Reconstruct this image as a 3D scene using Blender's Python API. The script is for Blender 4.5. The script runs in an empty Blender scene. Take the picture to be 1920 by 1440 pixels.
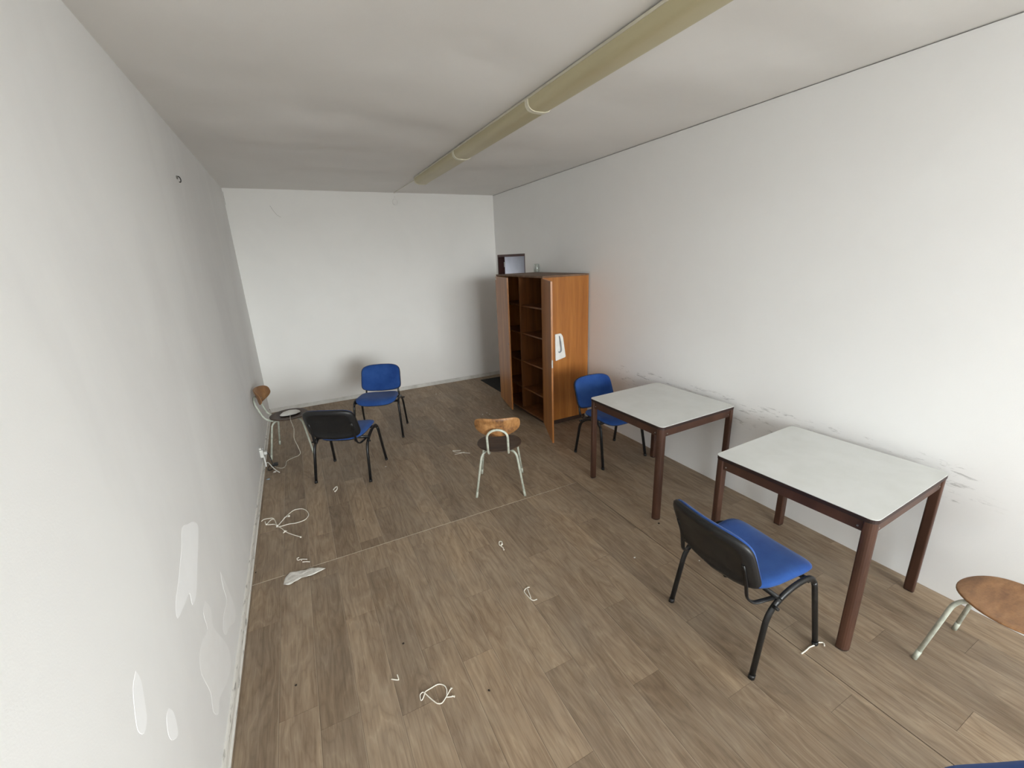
import bpy, bmesh, math, random
from mathutils import Vector, Matrix, noise
rnd = random.Random(7)
sc = bpy.context.scene
COL = sc.collection
PI = math.pi
W, D, H, YB = 3.55, 6.4515, 2.8554, -3.3      # room: x 0..W, y YB..D, z 0..H

# ------------------------------------------------------------------ camera
cam = bpy.data.cameras.new('camera')
cam.sensor_width = 36.0
cam.lens = 793.41 / 1920 * 36.0
cam.clip_start = 0.02
cam_o = bpy.data.objects.new('camera', cam)
cam_o.location = (0.55778, 0.0, 1.92777)
cam_o.rotation_euler = (1.279798, 0.039451, -0.471111)
COL.objects.link(cam_o)
sc.camera = cam_o

# ------------------------------------------------------------------ sky, daylight, exposure
world = bpy.data.worlds.new('overcast_sky')
sc.world = world
world.use_nodes = True
nt = world.node_tree
bgn = nt.nodes['Background']
tc = nt.nodes.new('ShaderNodeTexCoord')
sep = nt.nodes.new('ShaderNodeSeparateXYZ')
ramp = nt.nodes.new('ShaderNodeValToRGB')
ramp.color_ramp.elements[0].position = 0.47
ramp.color_ramp.elements[0].color = (0.44, 0.44, 0.455, 1)
ramp.color_ramp.elements[1].position = 0.53
ramp.color_ramp.elements[1].color = (1.52, 1.54, 1.60, 1)
e3 = ramp.color_ramp.elements.new(1.0)
e3.color = (0.68, 0.73, 0.80, 1)
mr = nt.nodes.new('ShaderNodeMapRange')
mr.inputs[1].default_value = -1; mr.inputs[2].default_value = 1
nt.links.new(tc.outputs['Generated'], sep.inputs[0])
nt.links.new(sep.outputs[2], mr.inputs[0])
nt.links.new(mr.outputs[0], ramp.inputs[0])
nt.links.new(ramp.outputs[0], bgn.inputs[0])
bgn.inputs[1].default_value = 8.0
WX0, WX1, WZ0, WZ1 = 0.75, 3.42, 0.80, 2.74    # window opening in the back wall
pl_ = bpy.data.lights.new('window_portal', 'AREA')
pl_.shape = 'RECTANGLE'; pl_.size = WX1 - WX0; pl_.size_y = WZ1 - WZ0
pl_.cycles.is_portal = True
po = bpy.data.objects.new('window_portal', pl_)
po.location = ((WX0 + WX1) / 2, YB - 0.10, (WZ0 + WZ1) / 2)
po.rotation_euler = (PI / 2, 0, 0)
COL.objects.link(po)
sc.view_settings.view_transform = 'Standard'
sc.view_settings.look = 'None'
sc.view_settings.gamma = 1.0
sc.view_settings.use_curve_mapping = False
sc.view_settings.exposure = 1.72
sc.cycles.max_bounces = 8
sc.cycles.diffuse_bounces = 6
sc.cycles.adaptive_threshold = 0.03
sc.cycles.sample_clamp_indirect = 6.0

# ------------------------------------------------------------------ materials
def srgb(r, g, b):
    def f(c):
        c /= 255.0
        return c / 12.92 if c <= 0.04045 else ((c + 0.055) / 1.055) ** 2.4
    return (f(r), f(g), f(b), 1)

def new_mat(name):
    m = bpy.data.materials.new(name)
    m.use_nodes = True
    return m, m.node_tree, m.node_tree.nodes, m.node_tree.links, m.node_tree.nodes['Principled BSDF']

def mapping(nt, scale, coord='Object', rand=False):
    t = nt.nodes.new('ShaderNodeTexCoord')
    mp = nt.nodes.new('ShaderNodeMapping')
    mp.inputs['Scale'].default_value = scale
    nt.links.new(t.outputs[coord], mp.inputs['Vector'])
    if rand:
        oi = nt.nodes.new('ShaderNodeObjectInfo')
        mu = nt.nodes.new('ShaderNodeMath'); mu.operation = 'MULTIPLY'; mu.inputs[1].default_value = 73.0
        cb = nt.nodes.new('ShaderNodeCombineXYZ')
        nt.links.new(oi.outputs['Random'], mu.inputs[0])
        for i in range(3): nt.links.new(mu.outputs[0], cb.inputs[i])
        nt.links.new(cb.outputs[0], mp.inputs['Location'])
    return mp

def noise_n(nt, mp, scale, detail=4, rough=0.55, dist=0.0):
    n = nt.nodes.new('ShaderNodeTexNoise')
    n.inputs['Scale'].default_value = scale
    n.inputs['Detail'].default_value = detail
    n.inputs['Roughness'].default_value = rough
    n.inputs['Distortion'].default_value = dist
    nt.links.new(mp.outputs[0], n.inputs['Vector'])
    return n

def cramp(nt, src, stops, interp='LINEAR'):
    r = nt.nodes.new('ShaderNodeValToRGB')
    r.color_ramp.interpolation = interp
    el = r.color_ramp.elements
    el[0].position, el[0].color = stops[0]
    el[1].position, el[1].color = stops[-1]
    for p, c in stops[1:-1]:
        e = el.new(p); e.color = c
    nt.links.new(src, r.inputs[0])
    return r

def mixc(nt, fac, a, b, mode='MIX'):
    m = nt.nodes.new('ShaderNodeMix'); m.data_type = 'RGBA'; m.blend_type = mode
    for s, v in ((m.inputs[0], fac), (m.inputs[6], a), (m.inputs[7], b)):
        if hasattr(v, 'is_linked') or hasattr(v, 'links'): nt.links.new(v, s)
        else: s.default_value = v
    return m.outputs[2]

def bump(nt, src, strength, dist, bsdf):
    b = nt.nodes.new('ShaderNodeBump')
    b.inputs['Strength'].default_value = strength
    b.inputs['Distance'].default_value = dist
    nt.links.new(src, b.inputs['Height'])
    nt.links.new(b.outputs[0], bsdf.inputs['Normal'])

def simple(name, c1, c2=None, scale=8.0, rough=0.5, metal=0.0, stretch=(1, 1, 1), bmp=0.0, bscale=200.0, bdist=0.001, lo=0.35, hi=0.65, spec=0.5):
    m, nt, nd, lk, bs = new_mat(name)
    mp = mapping(nt, stretch)
    n = noise_n(nt, mp, scale)
    r = cramp(nt, n.outputs[0], [(lo, c1), (hi, c2 or c1)])
    lk.new(r.outputs[0], bs.inputs['Base Color'])
    bs.inputs['Roughness'].default_value = rough
    bs.inputs['Metallic'].default_value = metal
    bs.inputs['Specular IOR Level'].default_value = spec
    if bmp:
        n2 = noise_n(nt, mapping(nt, (1, 1, 1)), bscale, 2)
        bump(nt, n2.outputs[0], bmp, bdist, bs)
    return m

def wall_mat(name, base, grime, scuff=None, streak=False):
    m, nt, nd, lk, bs = new_mat(name)
    mp = mapping(nt, (1, 1, 0.45) if streak else (1, 1, 1))
    n = noise_n(nt, mp, 1.3, 5, 0.6, 0.4)
    r = cramp(nt, n.outputs[0], [(0.40, grime), (0.58, base)])
    c = r.outputs[0]
    if scuff:   # short dark rub marks where furniture touched the wall
        y0, y1, za, zb = scuff
        t = nt.nodes.new('ShaderNodeTexCoord')
        sp = nt.nodes.new('ShaderNodeSeparateXYZ'); lk.new(t.outputs['Object'], sp.inputs[0])
        def band(src, a, b, f):
            x = nt.nodes.new('ShaderNodeMapRange'); x.interpolation_type = 'SMOOTHSTEP'
            x.inputs[1].default_value = a - f; x.inputs[2].default_value = a
            lk.new(src, x.inputs[0])
            y = nt.nodes.new('ShaderNodeMapRange'); y.interpolation_type = 'SMOOTHSTEP'
            y.inputs[1].default_value = b; y.inputs[2].default_value = b + f
            y.inputs[3].default_value = 1; y.inputs[4].default_value = 0
            lk.new(src, y.inputs[0])
            q = nt.nodes.new('ShaderNodeMath'); q.operation = 'MULTIPLY'
            lk.new(x.outputs[0], q.inputs[0]); lk.new(y.outputs[0], q.inputs[1])
            return q.outputs[0]
        n2 = noise_n(nt, mapping(nt, (1, 9, 52)), 1.0, 5, 0.7, 0.4)
        r2 = cramp(nt, n2.outputs[0], [(0.57, (0, 0, 0, 1)), (0.68, (1, 1, 1, 1))])
        a = band(sp.outputs[1], y0, y1, 0.25); b = band(sp.outputs[2], za, zb, 0.025)
        q = nt.nodes.new('ShaderNodeMath'); q.operation = 'MULTIPLY'; lk.new(a, q.inputs[0]); lk.new(b, q.inputs[1])
        q2 = nt.nodes.new('ShaderNodeMath'); q2.operation = 'MULTIPLY'; lk.new(q.outputs[0], q2.inputs[0]); lk.new(r2.outputs[0], q2.inputs[1])
        q3 = nt.nodes.new('ShaderNodeMath'); q3.operation = 'MULTIPLY'; lk.new(q2.outputs[0], q3.inputs[0]); q3.inputs[1].default_value = 0.5
        c = mixc(nt, q3.outputs[0], c, srgb(120, 118, 114))
    lk.new(c, bs.inputs['Base Color'])
    bs.inputs['Roughness'].default_value = 0.85
    bs.inputs['Specular IOR Level'].default_value = 0.25
    n3 = noise_n(nt, mapping(nt, (1, 1, 1)), 160, 3, 0.6)
    bump(nt, n3.outputs[0], 0.25, 0.0015, bs)
    return m

WHITE = (0.893, 0.886, 0.862, 1)
M_wall = wall_mat('painted_wall_brightened', (0.925, 0.915, 0.885, 1), (0.905, 0.895, 0.865, 1))  # paint lightened to make up for weak daylight on the far wall
M_wall_l = wall_mat('painted_wall_grimy_dimmed', (0.84, 0.835, 0.82, 1), (0.80, 0.793, 0.78, 1), streak=True)  # grimy paint, its tone also lowered to offset strong window light
M_wall_r = wall_mat('painted_wall_scuffed', (0.885, 0.882, 0.87, 1), (0.872, 0.868, 0.856, 1), scuff=(0.75, 3.3, 0.58, 0.775))
M_ceil = wall_mat('painted_ceiling', (0.84, 0.824, 0.797, 1), (0.82, 0.804, 0.777, 1))
M_patch = simple('fresh_filler_white', (0.95, 0.95, 0.95, 1), (0.93, 0.93, 0.93, 1), 12, 0.8)
M_dark = simple('dark_gap', (0.05, 0.045, 0.04, 1), (0.07, 0.06, 0.05, 1), 30, 0.9)
M_base = simple('grimy_white_skirting', srgb(226, 223, 216), srgb(150, 147, 140), 26, 0.5, stretch=(1, 0.5, 4), lo=0.57, hi=0.70)
M_base_b = simple('white_skirting', srgb(222, 220, 214), srgb(200, 197, 190), 8, 0.5)

def plank_mat():
    m, nt, nd, lk, bs = new_mat('vinyl_oak_print')
    mp = mapping(nt, (6.5, 1.25, 1), 'Object', True)
    n = noise_n(nt, mp, 1.1, 4, 0.5, 0.2)
    mu = nt.nodes.new('ShaderNodeMath'); mu.operation = 'MULTIPLY'; mu.inputs[1].default_value = 19.0
    lk.new(n.outputs[0], mu.inputs[0])
    pp = nt.nodes.new('ShaderNodeMath'); pp.operation = 'PINGPONG'; pp.inputs[1].default_value = 1.0
    lk.new(mu.outputs[0], pp.inputs[0])
    rings = cramp(nt, pp.outputs[0], [(0.0, srgb(138, 119, 99)), (0.3, srgb(148, 129, 108)), (0.7, srgb(152, 133, 112)), (1.0, srgb(161, 143, 121))])
    mp2 = mapping(nt, (75, 2.6, 1), 'Object', True)
    n2 = noise_n(nt, mp2, 1.6, 6, 0.7)
    fib = cramp(nt, n2.outputs[0], [(0.30, (0.74, 0.71, 0.68, 1)), (0.5, (0.97, 0.96, 0.95, 1)), (0.72, (1.12, 1.11, 1.09, 1))])
    c = mixc(nt, 1.0, rings.outputs[0], fib.outputs[0], 'MULTIPLY')
    mp3 = mapping(nt, (6, 1.2, 1), 'Object', True)
    n3 = noise_n(nt, mp3, 1.4, 3, 0.6, 0.6)
    blot = cramp(nt, n3.outputs[0], [(0.28, (0.82, 0.79, 0.76, 1)), (0.52, (1, 1, 1, 1)), (0.74, (1.14, 1.13, 1.10, 1))])
    c = mixc(nt, 1.0, c, blot.outputs[0], 'MULTIPLY')
    oi = nt.nodes.new('ShaderNodeObjectInfo')
    tone = cramp(nt, oi.outputs['Random'], [(0.0, (0.83, 0.82, 0.81, 1)), (0.5, (1.0, 1.0, 1.0, 1)), (1.0, (1.14, 1.13, 1.11, 1))])
    c = mixc(nt, 1.0, c, tone.outputs[0], 'MULTIPLY')
    # printed bevel: one pale long edge and one dark one
    tcx = nt.nodes.new('ShaderNodeTexCoord'); sx = nt.nodes.new('ShaderNodeSeparateXYZ'); lk.new(tcx.outputs['Object'], sx.inputs[0])
    ed = nt.nodes.new('ShaderNodeMapRange'); ed.inputs[1].default_value = 0.0775; ed.inputs[2].default_value = 0.0805; ed.inputs[4].default_value = 0.32
    lk.new(sx.outputs[0], ed.inputs[0]); c = mixc(nt, ed.outputs[0], c, srgb(196, 180, 156))
    ed2 = nt.nodes.new('ShaderNodeMapRange'); ed2.inputs[1].default_value = -0.0775; ed2.inputs[2].default_value = -0.0805; ed2.inputs[4].default_value = 0.35
    lk.new(sx.outputs[0], ed2.inputs[0]); c = mixc(nt, ed2.outputs[0], c, srgb(104, 86, 70))
    # dust film and worn paths over the whole floor
    t = nt.nodes.new('ShaderNodeNewGeometry')
    mpw = nt.nodes.new('ShaderNodeMapping'); mpw.inputs['Scale'].default_value = (1, 1, 1)
    lk.new(t.outputs['Position'], mpw.inputs['Vector'])
    n4 = noise_n(nt, mpw, 2.2, 5, 0.65)
    dust = cramp(nt, n4.outputs[0], [(0.42, (0, 0, 0, 1)), (0.75, (0.22, 0.22, 0.22, 1))])
    c = mixc(nt, dust.outputs[0], c, srgb(168, 160, 148))
    lk.new(c, bs.inputs['Base Color'])
    bs.inputs['Roughness'].default_value = 0.55
    bs.inputs['Specular IOR Level'].default_value = 0.35
    bump(nt, n2.outputs[0], 0.12, 0.0006, bs)
    return m
M_plank = plank_mat()
M_sheet = simple('vinyl_backing', srgb(96, 84, 70), srgb(84, 73, 60), 30, 0.8)
M_lip = simple('vinyl_cut_edge', srgb(196, 186, 170), srgb(176, 164, 146), 20, 0.6)

def veneer(name, dark, mid, light, stretch=(14, 14, 0.9), rough=0.38, scratch=True, coat=0.15):
    m, nt, nd, lk, bs = new_mat(name)
    mp = mapping(nt, stretch)
    n = noise_n(nt, mp, 1.2, 5, 0.6, 0.25)
    r = cramp(nt, n.outputs[0], [(0.30, dark), (0.5, mid), (0.72, light)])
    c = r.outputs[0]
    n2 = noise_n(nt, mapping(nt, (70, 70, 2.5)), 1.5, 3, 0.6)
    f = cramp(nt, n2.outputs[0], [(0.3, (0.86, 0.84, 0.82, 1)), (0.6, (1.04, 1.03, 1.02, 1))])
    c = mixc(nt, 1.0, c, f.outputs[0], 'MULTIPLY')
    if scratch:
        n3 = noise_n(nt, mapping(nt, (22, 22, 6)), 1.0, 4, 0.7)
        s = cramp(nt, n3.outputs[0], [(0.69, (0, 0, 0, 1)), (0.74, (0.45, 0.45, 0.45, 1))])
        c = mixc(nt, s.outputs[0], c, light)
        n4 = noise_n(nt, mapping(nt, (26, 26, 20)), 0.9, 3, 0.6)
        s2 = cramp(nt, n4.outputs[0], [(0.70, (0, 0, 0, 1)), (0.76, (0.6, 0.6, 0.6, 1))])
        c = mixc(nt, s2.outputs[0], c, dark)
    lk.new(c, bs.inputs['Base Color'])
    bs.inputs['Roughness'].default_value = rough
    bs.inputs['Coat Weight'].default_value = coat
    bs.inputs['Coat Roughness'].default_value = 0.25
    return m
M_cab = veneer('cabinet_veneer', srgb(142, 86, 34), srgb(164, 104, 46), srgb(186, 126, 62), (9, 9, 0.5))
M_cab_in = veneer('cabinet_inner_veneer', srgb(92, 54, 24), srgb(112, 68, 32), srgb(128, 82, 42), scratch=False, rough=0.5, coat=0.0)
M_cab_top = veneer('cabinet_top_dusty', srgb(92, 66, 48), srgb(112, 84, 62), srgb(136, 108, 84), (4, 10, 4), 0.6, True, 0.0)
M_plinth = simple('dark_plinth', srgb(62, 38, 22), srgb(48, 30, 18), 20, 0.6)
M_ply = veneer('worn_plywood', srgb(84, 54, 32), srgb(158, 112, 66), srgb(186, 142, 94), (13, 13, 11), 0.5, True, 0.0)
M_ply_o = veneer('orange_plywood', srgb(116, 80, 50), srgb(146, 105, 68), srgb(168, 128, 88), (5, 16, 5), 0.5, True, 0.0)
M_ply_d = veneer('dark_stained_plywood', srgb(56, 42, 33), srgb(78, 60, 48), srgb(98, 78, 62), (5, 20, 5), 0.5, True, 0.0)
M_ply_e = simple('plywood_edge', srgb(176, 138, 92), srgb(140, 104, 66), 60, 0.6, stretch=(1, 1, 12))
M_tube_w = simple('chipped_pale_green_enamel', srgb(196, 200, 186), srgb(168, 172, 158), 30, 0.4, lo=0.45, hi=0.7)
M_blk = simple('black_steel_enamel', srgb(20, 20, 21), srgb(28, 28, 29), 40, 0.35)
M_blkp = simple('black_moulded_plastic', srgb(22, 22, 23), srgb(30, 30, 31), 60, 0.45, bmp=0.3, bscale=700, bdist=0.0004)
def fabric(name, c1, c2):
    m, nt, nd, lk, bs = new_mat(name)
    n = noise_n(nt, mapping(nt, (1, 1, 1)), 5, 4, 0.6)
    r = cramp(nt, n.outputs[0], [(0.35, c1), (0.68, c2)])
    n2 = noise_n(nt, mapping(nt, (1, 1, 1)), 900, 2, 0.5)
    f = cramp(nt, n2.outputs[0], [(0.35, (0.82, 0.82, 0.84, 1)), (0.65, (1.1, 1.1, 1.08, 1))])
    lk.new(mixc(nt, 1.0, r.outputs[0], f.outputs[0], 'MULTIPLY'), bs.inputs['Base Color'])
    bs.inputs['Roughness'].default_value = 0.9
    bs.inputs['Specular IOR Level'].default_value = 0.2
    bs.inputs['Sheen Weight'].default_value = 0.12
    bump(nt, n2.outputs[0], 0.4, 0.0006, bs)
    return m
M_blue = fabric('blue_woven_fabric', srgb(31, 65, 130), srgb(47, 85, 150))
M_lam = simple('white_laminate', srgb(214, 215, 212), srgb(207, 208, 204), 6, 0.38)
M_edge = simple('dark_laminate_edge', srgb(46, 28, 24), srgb(36, 22, 18), 20, 0.5)
M_leg = simple('brown_painted_steel', srgb(78, 50, 37), srgb(64, 40, 29), 9, 0.42, stretch=(1, 1, 0.3))
M_steel = simple('dull_steel', srgb(170, 168, 162), srgb(140, 138, 132), 50, 0.35, 0.8)
M_plast = simple('white_plastic', srgb(232, 231, 226), srgb(222, 221, 215), 20, 0.4)
M_grey = simple('grey_plastic', srgb(150, 158, 164), srgb(128, 136, 142), 30, 0.35)
M_str = simple('white_string', srgb(242, 238, 228), srgb(230, 224, 210), 150, 0.9)
M_paper = simple('crumpled_white_paper', srgb(232, 229, 222), srgb(206, 202, 194), 40, 0.8)
M_cord = simple('pale_cord', srgb(196, 190, 176), srgb(180, 174, 160), 60, 0.6)
M_mat = simple('charcoal_mat_fibre', srgb(44, 42, 40), srgb(34, 33, 32), 120, 0.95, bmp=0.6, bscale=500, bdist=0.002)
M_dif = simple('yellowed_diffuser', srgb(196, 187, 152), srgb(188, 179, 144), 3, 0.4, stretch=(1, 0.3, 1))
M_cap = simple('cream_end_ring', srgb(228, 224, 204), srgb(218, 213, 192), 20, 0.45)
M_tray = simple('cream_lamp_tray', srgb(214, 209, 192), srgb(200, 195, 178), 6, 0.5)
M_frame = simple('dark_red_door_frame', srgb(72, 30, 22), srgb(56, 24, 18), 10, 0.45)
M_corr = simple('grey_corridor_paint', srgb(176, 178, 182), srgb(168, 170, 175), 4, 0.85)
M_ext = simple('sky_blocker_grey', srgb(150, 148, 143), srgb(136, 134, 129), 3, 0.9)  # colour of the added slab that blocks high sky light
M_win = simple('white_window_frame', srgb(235, 235, 232), srgb(228, 228, 225), 8, 0.4)
M_crack = simple('plaster_crack', srgb(150, 146, 138), srgb(128, 124, 116), 40, 0.9)
CR1 = [(0.475, 2.665), (0.50, 2.61), (0.535, 2.555), (0.575, 2.53)]
CR2 = [(0.006, 2.815), (0.004, 2.75), (0.005, 2.67)]
M_dirt = simple('dirt_crumb', srgb(52, 42, 34), srgb(38, 32, 26), 50, 0.95)
def glass(name, tint, gl=0.06):
    m, nt, nd, lk, bs = new_mat(name)
    tr = nd.new('ShaderNodeBsdfTransparent'); tr.inputs[0].default_value = tint
    g = nd.new('ShaderNodeBsdfGlossy'); g.inputs['Roughness'].default_value = 0.03
    mx = nd.new('ShaderNodeMixShader')
    mx.inputs[0].default_value = gl; lk.new(tr.outputs[0], mx.inputs[1]); lk.new(g.outputs[0], mx.inputs[2])
    lk.new(mx.outputs[0], nd['Material Output'].inputs['Surface'])
    nd.remove(bs)
    return m
M_pane = glass('window_glass', (0.94, 0.96, 0.95, 1))
M_jar = glass('jar_glass', (0.93, 0.95, 0.94, 1), 0.12)

# ------------------------------------------------------------------ mesh helpers
class MB:
    def __init__(self):
        self.v, self.f, self.s = [], [], []
    def add(self, vs, fs, smooth=False):
        o = len(self.v)
        self.v += [tuple(p) for p in vs]
        self.f += [tuple(i + o for i in f) for f in fs]
        self.s += [smooth] * len(fs)
        return self
    def box(self, x0, x1, y0, y1, z0, z1, b=0.0):
        if b <= 0:
            vs = [(x, y, z) for z in (z0, z1) for y in (y0, y1) for x in (x0, x1)]
            return self.add(vs, [(0, 2, 3, 1), (4, 5, 7, 6), (0, 1, 5, 4), (2, 6, 7, 3), (0, 4, 6, 2), (1, 3, 7, 5)])
        bm = bmesh.new()
        bmesh.ops.create_cube(bm, size=1)
        for v in bm.verts:
            v.co = Vector(((x0 + x1) / 2 + v.co.x * (x1 - x0), (y0 + y1) / 2 + v.co.y * (y1 - y0), (z0 + z1) / 2 + v.co.z * (z1 - z0)))
        bmesh.ops.bevel(bm, geom=bm.edges[:], offset=b, segments=2, affect='EDGES', profile=0.5)
        bm.verts.index_update()
        self.add([v.co for v in bm.verts], [[v.index for v in f.verts] for f in bm.faces])
        bm.free()
        return self
    def prism(self, pts, z0, z1, bev=0.0):
        """outline in x,y (counter-clockwise) extruded z0..z1, edges eased by bev"""
        n = len(pts)
        cx = sum(p[0] for p in pts) / n; cy = sum(p[1] for p in pts) / n
        def ring(k, z):
            out = []
            for (x, y) in pts:
                d = math.hypot(x - cx, y - cy) or 1
                s = max(0, (d - k) / d)
                out.append((cx + (x - cx) * s, cy + (y - cy) * s, z))
            return out
        rings = [ring(bev, z0), ring(0, z0 + bev), ring(0, z1 - bev), ring(bev, z1)] if bev else [ring(0, z0), ring(0, z1)]
        vs = [p for r in rings for p in r]
        fs = [tuple(range(n))[::-1], tuple((len(rings) - 1) * n + i for i in range(n))]
        for k in range(len(rings) - 1):
            fs += [(k * n + i, k * n + (i + 1) % n, (k + 1) * n + (i + 1) % n, (k + 1) * n + i) for i in range(n)]
        return self.add(vs, fs)
    def tube(self, path, a, b=None, ref=(0, 0, 1), seg=10, caps=True):
        b = b or a
        P = [Vector(p) for p in path]
        n = len(P); vs = []
        ref = Vector(ref)
        T0 = (P[1] - P[0]).normalized()
        u = ref - T0 * ref.dot(T0)
        if u.length < 1e-4: u = T0.orthogonal()
        u.normalize()
        for i in range(n):
            T = (P[min(i + 1, n - 1)] - P[max(i - 1, 0)])
            T = T.normalized() if T.length > 1e-9 else T0
            u = u - T * u.dot(T)
            u.normalize()
            w = T.cross(u)
            for k in range(seg):
                t = 2 * PI * k / seg
                vs.append(P[i] + u * (a * math.cos(t)) + w * (b * math.sin(t)))
        fs = []
        for i in range(n - 1):
            fs += [(i * seg + k, i * seg + (k + 1) % seg, (i + 1) * seg + (k + 1) % seg, (i + 1) * seg + k) for k in range(seg)]
        self.add(vs, fs, True)
        if caps:
            o = len(self.v) - n * seg
            self.f += [tuple(o + k for k in range(seg))[::-1], tuple(o + (n - 1) * seg + k for k in range(seg))]
            self.s += [False, False]
        return self
    def pad(self, outline, mapf, rings):
        """loft of scaled copies of a 2-D outline: rings = [(scale, h)...] from the top centre to the bottom centre"""
        n = len(outline); vs = []; idx = []
        for (s, h) in rings:
            if s == 0:
                idx.append([len(vs)]); vs.append(mapf(0, 0, h))
            else:
                idx.append(list(range(len(vs), len(vs) + n)))
                vs += [mapf(x * s, y * s, h) for x, y in outline]
        fs = []
        for a, b in zip(idx, idx[1:]):
            for i in range(n):
                j = (i + 1) % n
                if len(a) == 1: fs.append((a[0], b[i], b[j]))
                elif len(b) == 1: fs.append((a[i], b[0], a[j]))
                else: fs.append((a[i], b[i], b[j], a[j]))
        return self.add(vs, fs, True)
    def lathe(self, prof, seg=24, c=(0, 0, 0)):
        vs = []
        for r, z in prof:
            vs += [(c[0] + r * math.cos(2 * PI * k / seg), c[1] + r * math.sin(2 * PI * k / seg), c[2] + z) for k in range(seg)]
        fs = []
        for i in range(len(prof) - 1):
            fs += [(i * seg + k, i * seg + (k + 1) % seg, (i + 1) * seg + (k + 1) % seg, (i + 1) * seg + k) for k in range(seg)]
        return self.add(vs, fs, True)
    def build(self, name, mat, parent=None, loc=None, fix=True):
        me = bpy.data.meshes.new(name)
        me.from_pydata(self.v, [], self.f)
        for p, s in zip(me.polygons, self.s): p.use_smooth = s
        if fix:
            bm = bmesh.new(); bm.from_mesh(me)
            bmesh.ops.recalc_face_normals(bm, faces=bm.faces[:])
            bm.to_mesh(me); bm.free()
        me.materials.append(mat)
        o = bpy.data.objects.new(name, me)
        COL.objects.link(o)
        if parent: o.parent = parent
        if loc: o.location = loc
        return o

def tag(o, label=None, cat=None, group=None, kind=None):
    if label: o['label'] = label
    if cat: o['category'] = cat
    if group: o['group'] = group
    if kind: o['kind'] = kind
    return o
def empty(name, loc=(0, 0, 0), rz=0.0):
    o = bpy.data.objects.new(name, None)
    o.empty_display_size = 0.1
    COL.objects.link(o); o.location = loc; o.rotation_euler = (0, 0, rz)
    return o
def copy_tree(o, parent=None):
    c = o.copy(); COL.objects.link(c); c.parent = parent
    for ch in list(o.children): copy_tree(ch, c)
    return c
def spline(pts, n=6, closed=False):
    P = [Vector(p) for p in pts]; out = []
    m = len(P)
    for i in range(m - 1):
        p0 = P[max(i - 1, 0)]; p1 = P[i]; p2 = P[i + 1]; p3 = P[min(i + 2, m - 1)]
        for k in range(n):
            t = k / n
            out.append(0.5 * ((2 * p1) + (p2 - p0) * t + (2 * p0 - 5 * p1 + 4 * p2 - p3) * t * t + (3 * p1 - p0 - 3 * p2 + p3) * t ** 3))
    out.append(P[-1])
    return out
def fillet(pts, r, n=5):
    """polyline with its corners rounded by radius-like length r"""
    P = [Vector(p) for p in pts]; out = [P[0]]
    for i in range(1, len(P) - 1):
        a = (P[i - 1] - P[i]); b = (P[i + 1] - P[i])
        d = min(r, a.length * 0.49, b.length * 0.49)
        A = P[i] + a.normalized() * d; B = P[i] + b.normalized() * d
        for k in range(n + 1):
            t = k / n
            out.append(A * (1 - t) ** 2 + P[i] * 2 * t * (1 - t) + B * t * t)
    out.append(P[-1])
    return out
def rrect(w, h, rs, n=5):
    """rounded rectangle centred on 0; rs = radii for (+,+),(-,+),(-,-),(+,-)"""
    out = []
    for (sx, sy), r, a0 in zip(((1, 1), (-1, 1), (-1, -1), (1, -1)), rs, (0, 90, 180, 270)):
        cx, cy = sx * (w / 2 - r), sy * (h / 2 - r)
        for k in range(n + 1):
            a = math.radians(a0 + 90 * k / n)
            out.append((cx + r * math.cos(a), cy + r * math.sin(a)))
    return out

# ------------------------------------------------------------------ the room
floor = MB().box(-0.2, W + 0.2, YB - 0.2, D + 0.2, -0.10, -0.006).build('floor', M_sheet)
tag(floor, 'grey-brown wood-look vinyl floor laid in sheets with visible seams', kind='structure')
PW = 0.164
def lay_sheet(x0, x1, y0, y1, off, ends, top, mat_edge=None):
    s = MB().box(x0, x1, y0, y1, -0.0058, top - 0.0012).build('vinyl_sheet', mat_edge or M_sheet, floor)
    c = 0; x = x0 + off - PW if off > 0.001 else x0
    cache = {}
    while x < x1 - 1e-4:
        a, b = max(x, x0), min(x + PW, x1)
        if b - a > 0.004:
            e = ends.get(c, y0 + 1.01 * ((c * 0.377 + 0.21) % 1.0))
            ys = [y0]
            k = math.floor((y0 - e) / 1.01) + 1
            while e + k * 1.01 < y1 - 0.05:
                if e + k * 1.01 > y0 + 0.05: ys.append(e + k * 1.01)
                k += 1
            ys.append(y1)
            for ya, yb in zip(ys, ys[1:]):
                key = (round(b - a, 3), round(yb - ya, 3))
                w_, l_ = b - a - 0.0009, yb - ya - 0.0011
                if key in cache:
                    o = bpy.data.objects.new('plank', cache[key]); COL.objects.link(o); o.parent = s
                else:
                    o = MB().box(-w_ / 2, w_ / 2, -l_ / 2, l_ / 2, -0.0012, 0).build('plank', M_plank, s)
                    cache[key] = o.data
                o.location = ((a + b) / 2, (ya + yb) / 2, top)
        x += PW; c += 1
    return s
XS, YS = 2.512, 2.746
lay_sheet(0.0, XS, YB, YS - 0.001, 0.025, {3: 1.59, 4: 2.16, 5: 1.48, 6: 1.763, 12: 1.517}, 0.0)
s2 = lay_sheet(0.0, XS, YS + 0.0005, D, 0.033, {}, 0.0022, M_lip)
s3 = lay_sheet(XS + 0.002, W, YB, D, 0.0, {}, 0.0010)

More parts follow.
